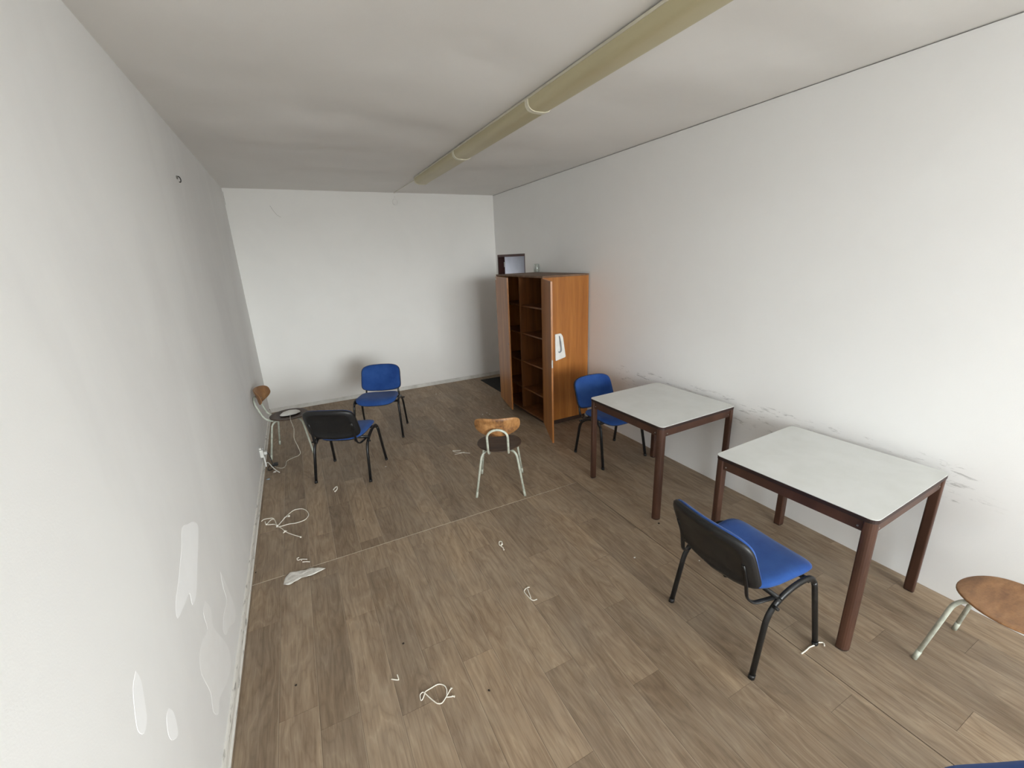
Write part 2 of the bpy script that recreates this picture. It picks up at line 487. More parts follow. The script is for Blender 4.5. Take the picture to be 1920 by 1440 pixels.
# ceiling: slightly wavy plaster
vs, fs = [], []
NX, NY = 48, 90
for j in range(NY + 1):
    for i in range(NX + 1):
        x = -0.02 + (W + 0.04) * i / NX; y = YB - 0.02 + (D - YB + 0.04) * j / NY
        w = 0.007 * noise.noise(Vector((x * 0.9, y * 2.3, 1.7))) + 0.003 * noise.noise(Vector((x * 2.2, y * 5.0, 4.1)))
        w *= 3.2
        e = min(1.0, max(0.0, min(x, W - x, y - YB, D - y)) / 0.25) * min(1.0, 0.3 + max(0.0, abs(x - 2.085) - 0.12) / 0.3)
        vs.append((x, y, H + w * e))
for j in range(NY):
    for i in range(NX):
        a = j * (NX + 1) + i
        fs.append((a, a + NX + 1, a + NX + 2, a + 1))
cb = MB().add(vs, fs, True)
cb.box(-0.25, W + 0.25, YB - 0.25, D + 0.25, H + 0.015, H + 0.2)
tag(cb.build('ceiling', M_ceil, fix=False), 'uneven off-white painted ceiling', kind='structure')

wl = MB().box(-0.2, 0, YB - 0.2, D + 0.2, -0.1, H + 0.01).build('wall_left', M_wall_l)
tag(wl, 'long white painted left wall with fresh filler patches', kind='structure')
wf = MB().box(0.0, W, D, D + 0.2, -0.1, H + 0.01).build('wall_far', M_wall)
tag(wf, 'white painted end wall', kind='structure')
DY0, DY1, DZ = 5.474, 6.376, 1.972           # doorway in the right wall
GAP = 0.007
wr = MB()
wr.box(W, W + 0.10, YB - 0.2, DY0, -0.1, H - GAP)
wr.box(W, W + 0.10, DY1, D + 0.2, -0.1, H - GAP)
wr.box(W, W + 0.10, DY0, DY1, DZ, H - GAP)
wr.box(W + 0.03, W + 0.10, YB - 0.2, D + 0.2, H - GAP, H + 0.012)
tag(wr.build('wall_right', M_wall_r), 'long white painted right wall with scuff marks above the tables', kind='structure')
bw = MB()
bw.box(-0.2, WX0, YB - 0.2, YB, -0.1, H + 0.01); bw.box(WX1, W + 0.2, YB - 0.2, YB, -0.1, H + 0.01)
bw.box(WX0, WX1, YB - 0.2, YB, -0.1, WZ0); bw.box(WX0, WX1, YB - 0.2, YB, WZ1, H + 0.01)
tag(bw.build('wall_back', M_wall), 'white painted window wall', kind='structure')
# window in the back wall: the daylight of the room
wn = MB()
y0, y1 = YB - 0.18, YB - 0.12
for a, b, c, d in ((WX0, WX1, WZ0, WZ0 + 0.06), (WX0, WX1, WZ1 - 0.06, WZ1), (WX0, WX0 + 0.06, WZ0, WZ1), (WX1 - 0.06, WX1, WZ0, WZ1)):
    wn.box(a, b, y0, y1, c, d)
wn = wn.build('window_1', M_win); tag(wn, 'wide white-framed window letting daylight in', kind='structure')
xs = [WX0 + 0.06 + (WX1 - WX0 - 0.12) * k / 3 for k in range(4)]
for k in (1, 2): MB().box(xs[k] - 0.04, xs[k] + 0.04, y0, y1, WZ0 + 0.06, WZ1 - 0.06).build('mullion', M_win, wn)
for k in range(3): MB().box(xs[k] + 0.03, xs[k + 1] - 0.03, YB - 0.152, YB - 0.148, WZ0 + 0.05, WZ1 - 0.05).build('pane', M_pane, wn)
MB().box(WX0 - 0.03, WX1 + 0.03, YB - 0.12, YB + 0.10, WZ0 - 0.03, WZ0, 0.006).build('window_sill', M_win, wn)

# unseen slab added outside over the window to block high sky light
tag(MB().box(-0.6, W + 0.6, YB - 2.1, YB - 0.2, H + 0.02, H + 0.18).build('sky_blocker_slab', M_ext), 'unseen slab added over the window to block high sky light', kind='structure')

# skirting: stepped profile along the left and far walls
def skirt(name, prof, p0, p1, side, mat, label):
    n = len(prof); vs = []
    for (x, y) in (p0, p1):
        for (t, z) in prof:
            vs.append((x + side[0] * t, y + side[1] * t, z))
    fs = [(k, (k + 1) % n, n + (k + 1) % n, n + k) for k in range(n)] + [tuple(range(n)), tuple(range(n, 2 * n))[::-1]]
    return tag(MB().add(vs, fs).build(name, mat), label, kind='structure')
PROF = [(0, 0.001), (0.020, 0.001), (0.020, 0.012), (0.014, 0.017), (0.012, 0.042), (0.008, 0.052), (0, 0.054)]
skirt('baseboard_left', PROF, (0.0, YB), (0.0, D), (1, 0), M_base, 'dirty white skirting strip along the left wall')
skirt('baseboard_far', PROF, (0.02, D), (W, D), (0, -1), M_base_b, 'white skirting strip along the end wall')

# hairline cracks in the plaster of the end wall
for cp in (CR1, CR2):
    MB().tube([(x, D - 0.0004, z) for x, z in cp], 0.0011, 0.0008, ref=(1, 0, 0), seg=6).build('crack', M_crack, wf)
# filler patches on the left wall, as outlines in (y, z)
PATCH = [
 [(2.016,.902),(2.09,.87),(2.139,.822),(2.094,.78),(1.983,.717),(1.873,.654),(1.80,.662),(1.81,.712),(1.739,.722),(1.636,.742),(1.661,.791),(1.741,.822),(1.864,.879),(1.938,.932)],
 [(2.27,.47),(2.298,.406),(2.325,.301),(2.348,.176),(2.274,.153),(2.165,.218),(2.085,.243),(2.063,.296),(2.144,.32),(2.243,.317),(2.244,.399)],
 [(1.948,.564),(1.988,.486),(1.952,.414),(2.035,.259),(2.064,.166),(2.021,.11),(1.907,.136),(1.777,.192),(1.72,.177),(1.676,.24),(1.707,.304),(1.681,.431),(1.716,.488),(1.793,.493),(1.877,.47),(1.885,.548)],
 [(1.283,.879),(1.291,.836),(1.268,.772),(1.248,.736),(1.215,.728),(1.194,.766),(1.215,.817),(1.243,.861)],
 [(1.376,.627),(1.394,.587),(1.387,.537),(1.368,.515),(1.329,.549),(1.323,.586),(1.346,.624)]]
M_patch2 = simple('thin_filler', (0.89, 0.885, 0.875, 1), (0.865, 0.855, 0.84, 1), 9, 0.8)
for q, out in enumerate(PATCH):
    pts = spline([(0, y, z) for y, z in out] + [(0,) + out[0]], 3)[:-1]
    cy = sum(p.y for p in pts) / len(pts); cz = sum(p.z for p in pts) / len(pts)
    vs = [(0.0, p.y, p.z) for p in pts] + [(0.0006, cy + (p.y - cy) * .985, cz + (p.z - cz) * .985) for p in pts]
    n = len(pts)
    MB().add(vs, [tuple(range(n, 2 * n))] + [(k, (k + 1) % n, n + (k + 1) % n, n + k) for k in range(n)]).build('filler_patch', M_patch if q in (0, 3, 4) else M_patch2, wl)

# doorway: dark red frame, corridor beyond
dr = MB()
dr.box(W - 0.004, W + 0.105, DY1 - 0.03, DY1, 0.001, DZ)
dr.box(W - 0.004, W + 0.105, DY0, DY0 + 0.012, 0.001, DZ)
dr.box(W - 0.004, W + 0.105, DY0 + 0.012, DY1 - 0.03, DZ - 0.035, DZ)
dr = dr.build('door_1', M_frame); tag(dr, 'dark red door frame in the right wall behind the cabinet', kind='structure')
hg = MB().tube([(W + 0.098, DY1 - 0.036, 1.78), (W + 0.098, DY1 - 0.036, 1.86)], 0.009, seg=10).build('hinge', M_plast, dr)
cr = MB()
cr.box(W + 1.25, W + 1.35, 3.4, 9.0, -0.1, 2.7)
cr.box(W + 0.10, W + 1.25, 3.3, 3.4, -0.1, 2.7)
cr.box(W + 0.10, W + 1.35, 3.3, 9.0, 2.6, 2.75)
cr.box(W + 0.0, W + 0.60, 9.0, 9.1, -0.1, 2.7); cr.box(W + 0.85, W + 1.35, 9.0, 9.1, -0.1, 2.7)
cr.box(W + 0.60, W + 0.85, 9.0, 9.1, -0.1, 1.4); cr.box(W + 0.60, W + 0.85, 9.0, 9.1, 2.0, 2.7)
cr.box(W + 0.0, W + 0.10, D + 0.2, 9.0, -0.1, 2.7)
cr.box(W + 0.20, W + 1.35, 3.3, 9.0, -0.1, -0.006)
tag(cr.build('wall_corridor', M_corr), 'grey corridor wall seen through the doorway', kind='structure')

# ------------------------------------------------------------------ blue stacking chairs
def make_iso():
    r = empty('stacking_chair')
    # seat cushion
    out = []
    N = 56
    for k in range(N):
        t = 2 * PI * k / N
        cx, sy = math.cos(t), math.sin(t)
        e = 2 / 4.2
        x = math.copysign(abs(cx) ** e, cx); y = math.copysign(abs(sy) ** e, sy)
        yy = y * 0.212
        xx = x * (0.222 + 0.013 * y)
        if y < -0.4: xx *= 1 - 0.05 * (-y - 0.4)
        out.append((xx, yy))
    def smap(x, y, h):
        z = 0.440 + 0.05 * min(y, 0.10) - (2.2 * (y - 0.10) ** 2 if y > 0.10 else 0) + 0.016 * (x / 0.23) ** 2
        return (x, y + 0.012, z + h)
    MBs = MB().pad(out, smap, [(0, 0.018), (0.4, 0.018), (0.7, 0.018), (0.86, 0.016), (0.95, 0.009), (0.99, 0.0), (1.0, -0.010), (0.985, -0.018), (0.9, -0.020), (0.5, -0.021), (0, -0.021)])
    seat = MBs.build('seat', M_blue, r)
    MB().pad(out, smap, [(0, -0.0205), (0.90, -0.0205), (0.955, -0.022), (0.93, -0.032), (0.8, -0.036), (0.3, -0.036), (0, -0.036)]).build('seat_shell', M_blkp, seat)
    # backrest: cushion in front, plastic shell behind
    bo = []
    for k in range(64):
        t = 2 * PI * k / 64
        cx, sy = math.cos(t), math.sin(t)
        e = 2 / (5.2 if sy > 0 else 7.0)
        x = math.copysign(abs(cx) ** e, cx); s = math.copysign(abs(sy) ** e, sy)
        xx = x * (0.229 - 0.003 * s)
        ss = s * 0.146
        if s < 0: ss -= 0.026 * (1 - min(1, abs(xx) / 0.22) ** 2) * (-s)
        else: ss += 0.010 * (1 - (xx / 0.22) ** 2) * s
        bo.append((xx, ss))
    def bmap(x, s, h):
        z = 0.600 + s * math.cos(0.37)
        y = -0.294 - s * math.sin(0.37) + 0.036 * (x / 0.22) ** 2
        return (x, y + h * math.cos(0.37), z + h * math.sin(0.37))
    back = MB().pad(bo, bmap, [(0, 0.030), (0.5, 0.030), (0.8, 0.030), (0.92, 0.027), (0.965, 0.021), (0.983, 0.013), (0.98, 0.004), (0.6, -0.002), (0, -0.002)]).build('backrest', M_blue, r)
    MB().pad(bo, bmap, [(0, -0.0025), (0.97, -0.0025), (0.985, 0.006), (1.006, 0.006), (1.006, -0.008), (0.96, -0.017), (0.86, -0.021), (0.80, -0.022), (0.78, -0.019), (0.4, -0.019), (0, -0.019)]).build('back_shell', M_blkp, back)
    for s in (-1, 1):
        X = 0.243
        p = fillet([(s * 0.255, -0.222, 0.004), (s * X, -0.158, 0.350), (s * X, -0.02, 0.428), (s * X, 0.143, 0.436), (s * 0.265, 0.220, 0.004)], 0.085, 7)
        # split the side hoop: rear leg, rail, front leg
        i1 = 8; i2 = len(p) - 4
        MB().tube(p[:i1 + 1], 0.0120, 0.0155, ref=(1, 0, 0), seg=12).build('leg', M_blk, r)
        MB().tube(p[i1:i2 + 1], 0.0120, 0.0155, ref=(1, 0, 0), seg=12).build('side_rail', M_blk, r)
        MB().tube(p[i2:], 0.0120, 0.0155, ref=(1, 0, 0), seg=12).build('leg', M_blk, r)
        for q in (p[0], p[-1]):
            MB().tube([(q.x, q.y, 0.0005), (q.x, q.y - (0.004 if q.y > 0 else -0.004), 0.022)], 0.0135, 0.0170, ref=(1, 0, 0), seg=12).build('foot_cap', M_blkp, r)
        # flat bar that carries the backrest
        bp = fillet([(s * 0.228, -0.10, 0.392), (s * 0.200, -0.205, 0.378), (s * 0.190, -0.240, 0.41), (s * 0.186, -0.258, 0.52), (s * 0.186, -0.292, 0.61)], 0.045, 5)
        MB().tube(bp, 0.0115, 0.006, ref=(1, 0, 0), seg=10).build('back_bar', M_blk, r)
        MB().tube([(s * 0.247, -0.135, 0.372), (s * 0.272, -0.135, 0.372)], 0.008, seg=8).build('bolt', M_blkp, r)
    for y, z in ((-0.10, 0.398), (0.11, 0.412)):
        MB().tube([(-0.243, y, z), (0.243, y, z)], 0.009, 0.014, ref=(0, 1, 0), seg=10).build('cross_bar', M_blk, r)
    return r
def face(fx, fy): return math.atan2(-fx, fy)     # local +y looks along (fx, fy)
ISO = [((0.788, 4.036), (0.211, 0.395), 'blue chair seen from behind, black plastic back shell, near the left wall'),
       ((1.240, 4.885), (-0.36, -0.933), 'blue fabric chair facing the camera in front of the end wall'),
       ((3.115, 3.035), (0.02, -1.0), 'blue chair tucked between the wooden cabinet and the farther table'),
       ((2.405, 1.105), (1.0, -0.06), 'blue chair with black back drawn up to the nearer table'),
       ((2.097, -0.034), (0.42, 0.90), 'blue chair of which only a seat edge shows at bottom right')]
iso0 = make_iso()
for i, (c, f, lab) in enumerate(ISO):
    o = iso0 if i == 0 else copy_tree(iso0)
    o.location = (c[0], c[1], 0.0012); o.rotation_euler = (0, 0, face(*f))
    tag(o, lab, 'chair', 'blue stacking chairs')

# ------------------------------------------------------------------ plywood chairs on bent tube frames
def make_ply(seat_m, back_m):
    r = empty('plywood_chair')
    ST = 0.402
    o = [(0.190 * math.cos(2 * PI * k / 48), 0.188 * math.sin(2 * PI * k / 48)) for k in range(48)]
    def sm(x, y, h): return (x, y, ST + h + 0.012 * (math.hypot(x, y) / 0.19) ** 4 - 0.22 * max(0, y - 0.09) ** 2 * 8)
    st = MB().pad(o, sm, [(0, -0.004), (0.4, -0.004), (0.75, -0.002), (0.97, 0.0), (1.0, -0.003), (1.0, -0.008), (0.97, -0.011), (0.5, -0.013), (0, -0.013)]).build('seat', seat_m, r)
    for sx in (-1, 1):
        for sy in (-1, 1):
            p = fillet([(sx * 0.045, sy * 0.060, ST - 0.021), (sx * 0.142, sy * 0.142, ST - 0.021), (sx * (0.203 if sy < 0 else 0.188), sy * 0.203, 0.004)], 0.055, 7)
            MB().tube(p, 0.0095, seg=12).build('leg', M_tube_w, r)
            a = Vector(p[-1]); d = (Vector(p[-2]) - a).normalized()
            MB().tube([a - d * 0.003, a + d * 0.05], 0.0108, seg=12).build('foot_sleeve', M_tube_w, r)
    # hoop behind the backrest, ends turned under the seat
    hp = [(-0.075, -0.05, ST - 0.021), (-0.080, -0.165, ST - 0.023), (-0.082, -0.225, ST + 0.025), (-0.082, -0.274, 0.57)]
    arc = [(-0.082 * math.cos(t), -0.274 - 0.014 * math.sin(t), 0.57 + 0.072 * math.sin(t)) for t in [PI * k / 12 for k in range(1, 12)]]
    left = fillet(hp, 0.035, 5)
    right = [Vector((-p.x, p.y, p.z)) for p in left][::-1]
    MB().tube(left + [Vector(a) for a in arc] + right, 0.0095, seg=12).build('back_hoop', M_tube_w, r)
    bo = []
    for k in range(56):
        t = 2 * PI * k / 56
        cx, sy = math.cos(t), math.sin(t)
        e = 2 / (2.9 if sy > 0 else 2.5)
        x = math.copysign(abs(cx) ** e, cx); s = math.copysign(abs(sy) ** e, sy)
        xx = x * (0.196 if s > 0 else 0.196 - 0.03 * s * s)
        ss = s * (0.086 if s > 0 else 0.084) - 0.008 * (1 - (xx / 0.19) ** 2) * (1 if s > 0 else 0)
        bo.append((xx, ss))
    def bm_(x, s, h):
        return (x * (1 - 0.06 * (x / 0.19) ** 2), -0.268 - 0.20 * s + 0.075 * (x / 0.19) ** 2 + h, 0.653 + s)
    bk = MB().pad(bo, bm_, [(0, 0.0105), (0.6, 0.0105), (0.985, 0.0105), (1.0, 0.008), (1.0, 0.003), (0.985, 0.0005), (0.6, 0.0005), (0, 0.0005)]).build('backrest', back_m, r)
    for sx in (-1, 1):
        MB().lathe([(0.0, 0.0), (0.005, 0.0), (0.005, 0.0025), (0.0, 0.003)], 10).build('rivet', M_steel, bk).matrix_local = Matrix.Translation((sx * 0.05, -0.242, 0.61)) @ Matrix.Rotation(-PI / 2, 4, 'X')
    return r
c1 = make_ply(M_ply_d, M_ply)
c1.location = (1.925, 3.055, 0.0022); c1.rotation_euler = (0, 0, face(0.458, 0.889))
tag(c1, 'plywood chair with worn wooden back and pale tube legs in mid-floor', 'chair', 'plywood tube-frame chairs')
c2 = make_ply(M_ply_d, M_ply_o)
c2.location = (0.305, 4.905, 0.0022); c2.rotation_euler = (0, 0, face(0.985, -0.175))
tag(c2, 'plywood chair against the left wall carrying a white oval device', 'chair', 'plywood tube-frame chairs')
c3 = make_ply(M_ply_o, M_ply_o)
c3.location = (3.11, 0.345, 0.0012); c3.rotation_euler = (0, 0, face(0.05, 1.0))
tag(c3, 'plywood chair cut off by the right edge, orange-brown round seat', 'chair', 'plywood tube-frame chairs')

# ------------------------------------------------------------------ tables
def make_table():
    r = empty('laminate_table')
    S = 0.80; T = 0.75
    top = MB().prism(rrect(S, S, (0.035,) * 4, 6), T - 0.0025, T).build('tabletop', M_lam, r)
    MB().prism(rrect(S, S, (0.035,) * 4, 6), T - 0.024, T - 0.0025, 0.0015).build('edge_band', M_edge, top)
    for sx in (-1, 1):
        for sy in (-1, 1):
            rs = [0.008] * 4
            rs[{(1, 1): 0, (-1, 1): 1, (-1, -1): 2, (1, -1): 3}[(sx, sy)]] = 0.030
            rs[{(1, 1): 2, (-1, 1): 3, (-1, -1): 0, (1, -1): 1}[(sx, sy)]] = 0.012
            pf = rrect(0.048, 0.048, rs, 5)
            c = S / 2 - 0.027
            lg = MB().prism([(x + sx * c, y + sy * c) for x, y in pf], 0.006, T - 0.024).build('leg', M_leg, r)
            MB().prism([(x * 0.96 + sx * c, y * 0.96 + sy * c) for x, y in pf], 0.0, 0.006).build('foot_cap', M_blkp, lg)
    q = S / 2 - 0.051
    for k in range(4):
        a = PI / 2 * k
        rail = MB().box(-q, q, S / 2 - 0.036, S / 2 - 0.012, T - 0.082, T - 0.024, 0.002).build('rail', M_leg, r)
        rail.rotation_euler = (0, 0, a)
        for s in (-1, 1):
            MB().tube([(s * (q - 0.018), S / 2 - 0.0125, T - 0.062), (s * (q - 0.018), S / 2 - 0.009, T - 0.062)], 0.0045, seg=8).build('screw', M_steel, rail)
    return r
t1 = make_table(); t1.location = (3.075, 2.388, 0.001); t1.rotation_euler = (0, 0, math.radians(1.3))
tag(t1, 'square white-topped table with brown legs farther along the right wall', 'table', 'white laminate tables')
t2 = copy_tree(t1); t2.location = (3.062, 1.137, 0.001); t2.rotation_euler = (0, 0, math.radians(2.0))
tag(t2, 'square white-topped table nearest the camera with blue chair drawn up', 'table', 'white laminate tables')

# ------------------------------------------------------------------ cabinet with open doors
CX0, CX1, CY0, CY1, CT, CBZ = 2.935, 3.535, 3.97, 5.13, 1.722, 0.06
cab = empty('cabinet', (0, 0, 0.001))
tag(cab, 'tall open wooden cabinet with empty shelves against the right wall', 'cabinet')
th = 0.018
MB().box(CX0, CX1, CY0, CY0 + th, CBZ, CT - 0.02).build('side_panel', M_cab, cab)
MB().box(CX0, CX1, CY1 - th, CY1, CBZ, CT - 0.02).build('side_panel', M_cab, cab)
MB().box(CX0 - 0.006, CX1, CY0 - 0.004, CY1 + 0.004, CT - 0.02, CT, 0.002).build('top_panel', M_cab_top, cab)
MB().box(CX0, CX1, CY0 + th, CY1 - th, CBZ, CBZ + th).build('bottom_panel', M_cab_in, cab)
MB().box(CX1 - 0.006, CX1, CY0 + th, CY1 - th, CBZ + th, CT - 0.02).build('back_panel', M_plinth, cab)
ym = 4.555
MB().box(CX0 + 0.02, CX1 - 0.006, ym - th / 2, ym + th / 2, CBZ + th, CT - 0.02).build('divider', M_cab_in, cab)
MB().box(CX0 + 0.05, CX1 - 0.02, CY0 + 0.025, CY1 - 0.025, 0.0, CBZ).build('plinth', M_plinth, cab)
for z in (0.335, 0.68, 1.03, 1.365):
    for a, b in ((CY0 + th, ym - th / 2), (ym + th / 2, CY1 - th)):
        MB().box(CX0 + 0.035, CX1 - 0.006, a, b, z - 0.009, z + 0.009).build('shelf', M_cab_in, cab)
DL = (CY1 - CY0) / 2 - 0.004
def door(hx, hy, fx, fy, sgn):
    """hinged at (hx, hy), leaf lying along (fx, fy); local x along the leaf, local y its thickness"""
    d = empty('door'); d.parent = cab
    a = math.atan2(fy, fx)
    d.location = (hx, hy, 0); d.rotation_euler = (0, 0, a)
    y0, y1 = (0, 0.018) if sgn > 0 else (-0.018, 0)
    MB().box(0.002, DL, y0, y1, CBZ, CT - 0.024, 0.0012).build('leaf', M_cab, d)
    return d
d1 = door(CX0 - 0.001, CY0 + 0.001, -0.374, -0.928, -1)      # right-hand door swung wide open
d1['label'] = 'near cabinet door swung wide open'
MB().box(DL - 0.001, DL + 0.002, -0.016, -0.003, 0.865, 0.945).build('lock_plate', M_steel, d1)
d2 = door(CX0 - 0.001, CY1 - 0.001, -0.196, -0.98, -1)
d2['label'] = 'far cabinet door standing slightly ajar'
MB().box(0.012, 0.045, -0.0188, -0.018, 1.655, 1.69).build('sticker', M_paper, d2)
MB().lathe([(0.0, 0.0), (0.011, 0.0), (0.011, 0.003), (0.003, 0.004), (0.0, 0.002)], 14).build('keyhole', M_steel, d2).matrix_local = Matrix.Translation((DL - 0.035, -0.018, 0.91)) @ Matrix.Rotation(PI / 2, 4, 'X')
for d in (d1, d2):
    for z in (0.25, 1.50):
        MB().tube([(0.0, -0.004, z), (0.0, -0.004, z + 0.06)], 0.005, seg=8).build('hinge', M_steel, d)

# white plastic plate with a grey curved grip on the cabinet's side
def face_plate(name, pts, y, t, mat, bev=0.002):
    n = len(pts)
    return [(x, y, z) for x, z in pts], [(x, y - t, z) for x, z in pts]
hp_o = empty('handle_plate', (3.14, CY0 - 0.0012, 0.93))
pp = [(-0.066, 0.156), (0.012, 0.160), (0.038, 0.122), (0.075, -0.119), (-0.063, -0.150)]
pp = [(p.x, p.y) for p in fillet([(x, z, 0) for x, z in pp] + [(pp[0][0], pp[0][1], 0)], 0.012, 3)][:-1]
MB().prism(pp, 0, 0.014, 0.003).build('plate', M_plast, hp_o).rotation_euler = (PI / 2, 0, 0)
g = spline([(-0.012, -0.012, 0.132), (-0.010, -0.024, 0.11), (-0.006, -0.032, 0.06), (0.002, -0.032, 0.0), (0.004, -0.026, -0.035), (-0.010, -0.020, -0.052), (-0.022, -0.012, -0.044)], 6)
MB().tube(g, 0.0085, 0.006, seg=10).build('grip', M_grey, hp_o)
tag(hp_o, 'white plastic plate with grey curved grip hanging on the cabinet side', 'handle')
# glass jar on the cabinet
jr = empty('glass_jar', (3.475, 5.02, CT + 0.0012))
MB().lathe([(0.0, 0.0), (0.038, 0.0), (0.042, 0.006), (0.042, 0.082), (0.036, 0.094), (0.036, 0.108), (0.033, 0.108), (0.033, 0.092), (0.038, 0.080), (0.038, 0.008), (0.0, 0.006)], 24).build('glass_body', M_jar, jr)
MB().lathe([(0.0, 0.008), (0.018, 0.008), (0.016, 0.03), (0.011, 0.06), (0.010, 0.078), (0.0, 0.080)], 16).build('candle', M_plast, jr)
tag(jr, 'small glass jar holding something white on top of the cabinet', 'jar')

# ------------------------------------------------------------------ ceiling lamps
def make_lamp(L):
    r = empty('fluorescent_lamp')
    MB().box(-0.086, 0.086, -L / 2 + 0.004, L / 2 - 0.004, -0.014, 0.0, 0.003).build('lamp_tray', M_tray, r)
    n = 14
    def prof(k): 
        t = PI * k / n
        return (-0.082 * math.copysign(abs(math.cos(t)) ** 0.62, math.cos(t)), -0.012 - 0.062 * math.sin(t) ** 0.7)
    vs = []
    for y in (-L / 2 + 0.012, L / 2 - 0.012):
        vs += [(prof(k)[0], y, prof(k)[1]) for k in range(n + 1)]
    m = n + 1
    fs = [(k, k + 1, m + k + 1, m + k) for k in range(n)] + [tuple(range(m)), tuple(range(m, 2 * m))[::-1]]
    mb = MB(); mb.add(vs, fs[:n], True); mb.add(vs, fs[n:], False)
    mb.build('diffuser', M_dif, r)
    for s in (-1, 1):
        vs = []
        for y in (s * (L / 2 - 0.018), s * (L / 2 - 0.001)):
            vs += [(prof(k)[0] * 1.06, y, prof(k)[1] * 1.0 - 0.004 * math.sin(PI * k / n)) for k in range(n + 1)]
        MB().add(vs, fs).build('end_ring', M_cap, r)
    return r
LL = 1.335
lamp0 = make_lamp(LL)
for k, lab in enumerate(('yellowed fluorescent ceiling lamp farthest away, by the end wall', 'yellowed fluorescent ceiling lamp in the middle of the row', 'yellowed fluorescent ceiling lamp cut off by the top edge')):
    o = lamp0 if k == 0 else copy_tree(lamp0)
    o.location = (2.085, 5.235 - LL * (k + 0.5), H - 0.007)
    tag(o, lab, 'lamp', 'row of ceiling lamps')
cbl = MB().tube(spline([(2.06, 5.235, H - 0.006), (2.05, 5.6, H - 0.005), (2.035, 6.1, H - 0.004), (2.035, D - 0.003, H - 0.006), (2.04, D - 0.003, H - 0.06)], 6), 0.003, seg=8).build('lamp_cable', M_tray)
tag(cbl, 'thin cable running from the last ceiling lamp to the end wall', 'cable')
jb = MB().pad([(0.042 * math.cos(t), 0.042 * math.sin(t)) for t in [2 * PI * k / 28 for k in range(28)]], lambda x, y, h: (2.04 + x, D - h, 2.735 + y), [(0, 0.010), (0.78, 0.010), (0.86, 0.016), (1.0, 0.014), (1.02, 0.0), (0, 0.0)]).build('junction_cover', M_wall)
tag(jb, 'round painted-over cover plate high on the end wall', 'cover plate')
hk = empty('wall_hook', (0.0, 3.70, 2.515))
MB().lathe([(0.0, 0.0), (0.012, 0.0), (0.010, 0.006), (0.0, 0.008)], 12).build('rose', M_steel, hk).rotation_euler = (0, PI / 2, 0)
MB().tube(spline([(0.004, 0, 0.006), (0.014, 0, 0.004), (0.020, 0, -0.012), (0.016, 0, -0.028), (0.008, 0, -0.026)], 5), 0.003, seg=8).build('hook', M_blk, hk)
tag(hk, 'small dark metal hook high on the left wall', 'hook')

# ------------------------------------------------------------------ socket, cords and the white device by the left wall
so = empty('wall_socket', (0.0, 4.60, 0.155))
MB().box(0.0005, 0.032, -0.036, 0.036, -0.038, 0.040, 0.004).build('socket_box', M_plast, so)
MB().box(0.032, 0.062, -0.022, 0.020, -0.020, 0.012, 0.006).build('plug', M_plast, so)
MB().box(0.0005, 0.022, -0.030, 0.030, 0.044, 0.062, 0.003).build('switch_box', M_plast, so)
tag(so, 'white wall socket with plugs low on the left wall', 'socket')
du = MB().box(0.021, 0.034, 4.588, 4.612, 0.002, 0.116, 0.002).build('cable_duct', M_plast)
tag(du, 'short white cable duct running down below the wall socket', 'cable duct')
dv = empty('oval_device', (0.315, 4.915, 0.4042))
ov = [(0.102 * math.cos(2 * PI * k / 36), 0.060 * math.sin(2 * PI * k / 36)) for k in range(36)]
MB().pad(ov, lambda x, y, h: (x, y, h), [(0, 0.044), (0.4, 0.042), (0.7, 0.034), (0.9, 0.022), (1.0, 0.012), (0.985, 0.008), (0, 0.008)]).build('shell', M_plast, dv)
MB().pad(ov, lambda x, y, h: (x * 0.93, y * 0.93, h), [(0, 0.008), (0.99, 0.008), (1.0, 0.002), (0.96, 0.0), (0, 0.0)]).build('base', M_blkp, dv)
dv.rotation_euler = (0, 0, 0.2)
tag(dv, 'white oval plastic device lying on the plywood chair by the wall', 'device')
cd = MB().tube(spline([(0.315, 4.862, 0.418), (0.315, 4.80, 0.420), (0.315, 4.735, 0.414), (0.318, 4.708, 0.395), (0.330, 4.71, 0.30), (0.315, 4.715, 0.20), (0.335, 4.71, 0.10), (0.345, 4.71, 0.03), (0.320, 4.69, 0.007), (0.269, 4.665, 0.0065), (0.214, 4.61, 0.0065), (0.204, 4.51, 0.0065), (0.176, 4.46, 0.0065), (0.128, 4.50, 0.0065), (0.105, 4.55, 0.008)], 8), 0.0034, seg=8).build('device_cord', M_cord)
tag(cd, 'thin pale cord hanging from the oval device down to the floor', 'cord')
bk = empty('power_adapter', (0.0, 0.0, 0.0024))
MB().tube(spline([(0.052, 4.59, 0.165), (0.075, 4.59, 0.12), (0.085, 4.58, 0.05), (0.09, 4.57, 0.008), (0.075, 4.59, 0.005), (0.05, 4.56, 0.005), (0.045, 4.50, 0.005), (0.065, 4.47, 0.005), (0.09, 4.50, 0.005), (0.085, 4.55, 0.007), (0.11, 4.58, 0.01)], 8), 0.0036, seg=8).build('lead', M_blkp, bk)
MB().box(0.095, 0.135, 4.555, 4.60, 0.001, 0.024, 0.004).build('body', M_blkp, bk)
tag(bk, 'black power adapter with coiled lead on the floor under the socket', 'adapter')
wc = MB().tube(spline([(0.030, 4.59, 0.004), (0.032, 4.60, 0.035), (0.055, 4.57, 0.05), (0.085, 4.50, 0.03), (0.12, 4.43, 0.012), (0.150, 4.375, 0.0062)], 7), 0.0045, seg=8).build('cut_cable', M_plast)
tag(wc, 'stub of white cable sticking out by the socket', 'cable')

# ------------------------------------------------------------------ door mat
mt = MB().box(3.075, 3.52, 5.43, 6.255, 0.0014, 0.010, 0.002).build('door_mat', M_mat)
tag(mt, 'charcoal door mat in the far right corner behind the cabinet', 'mat')

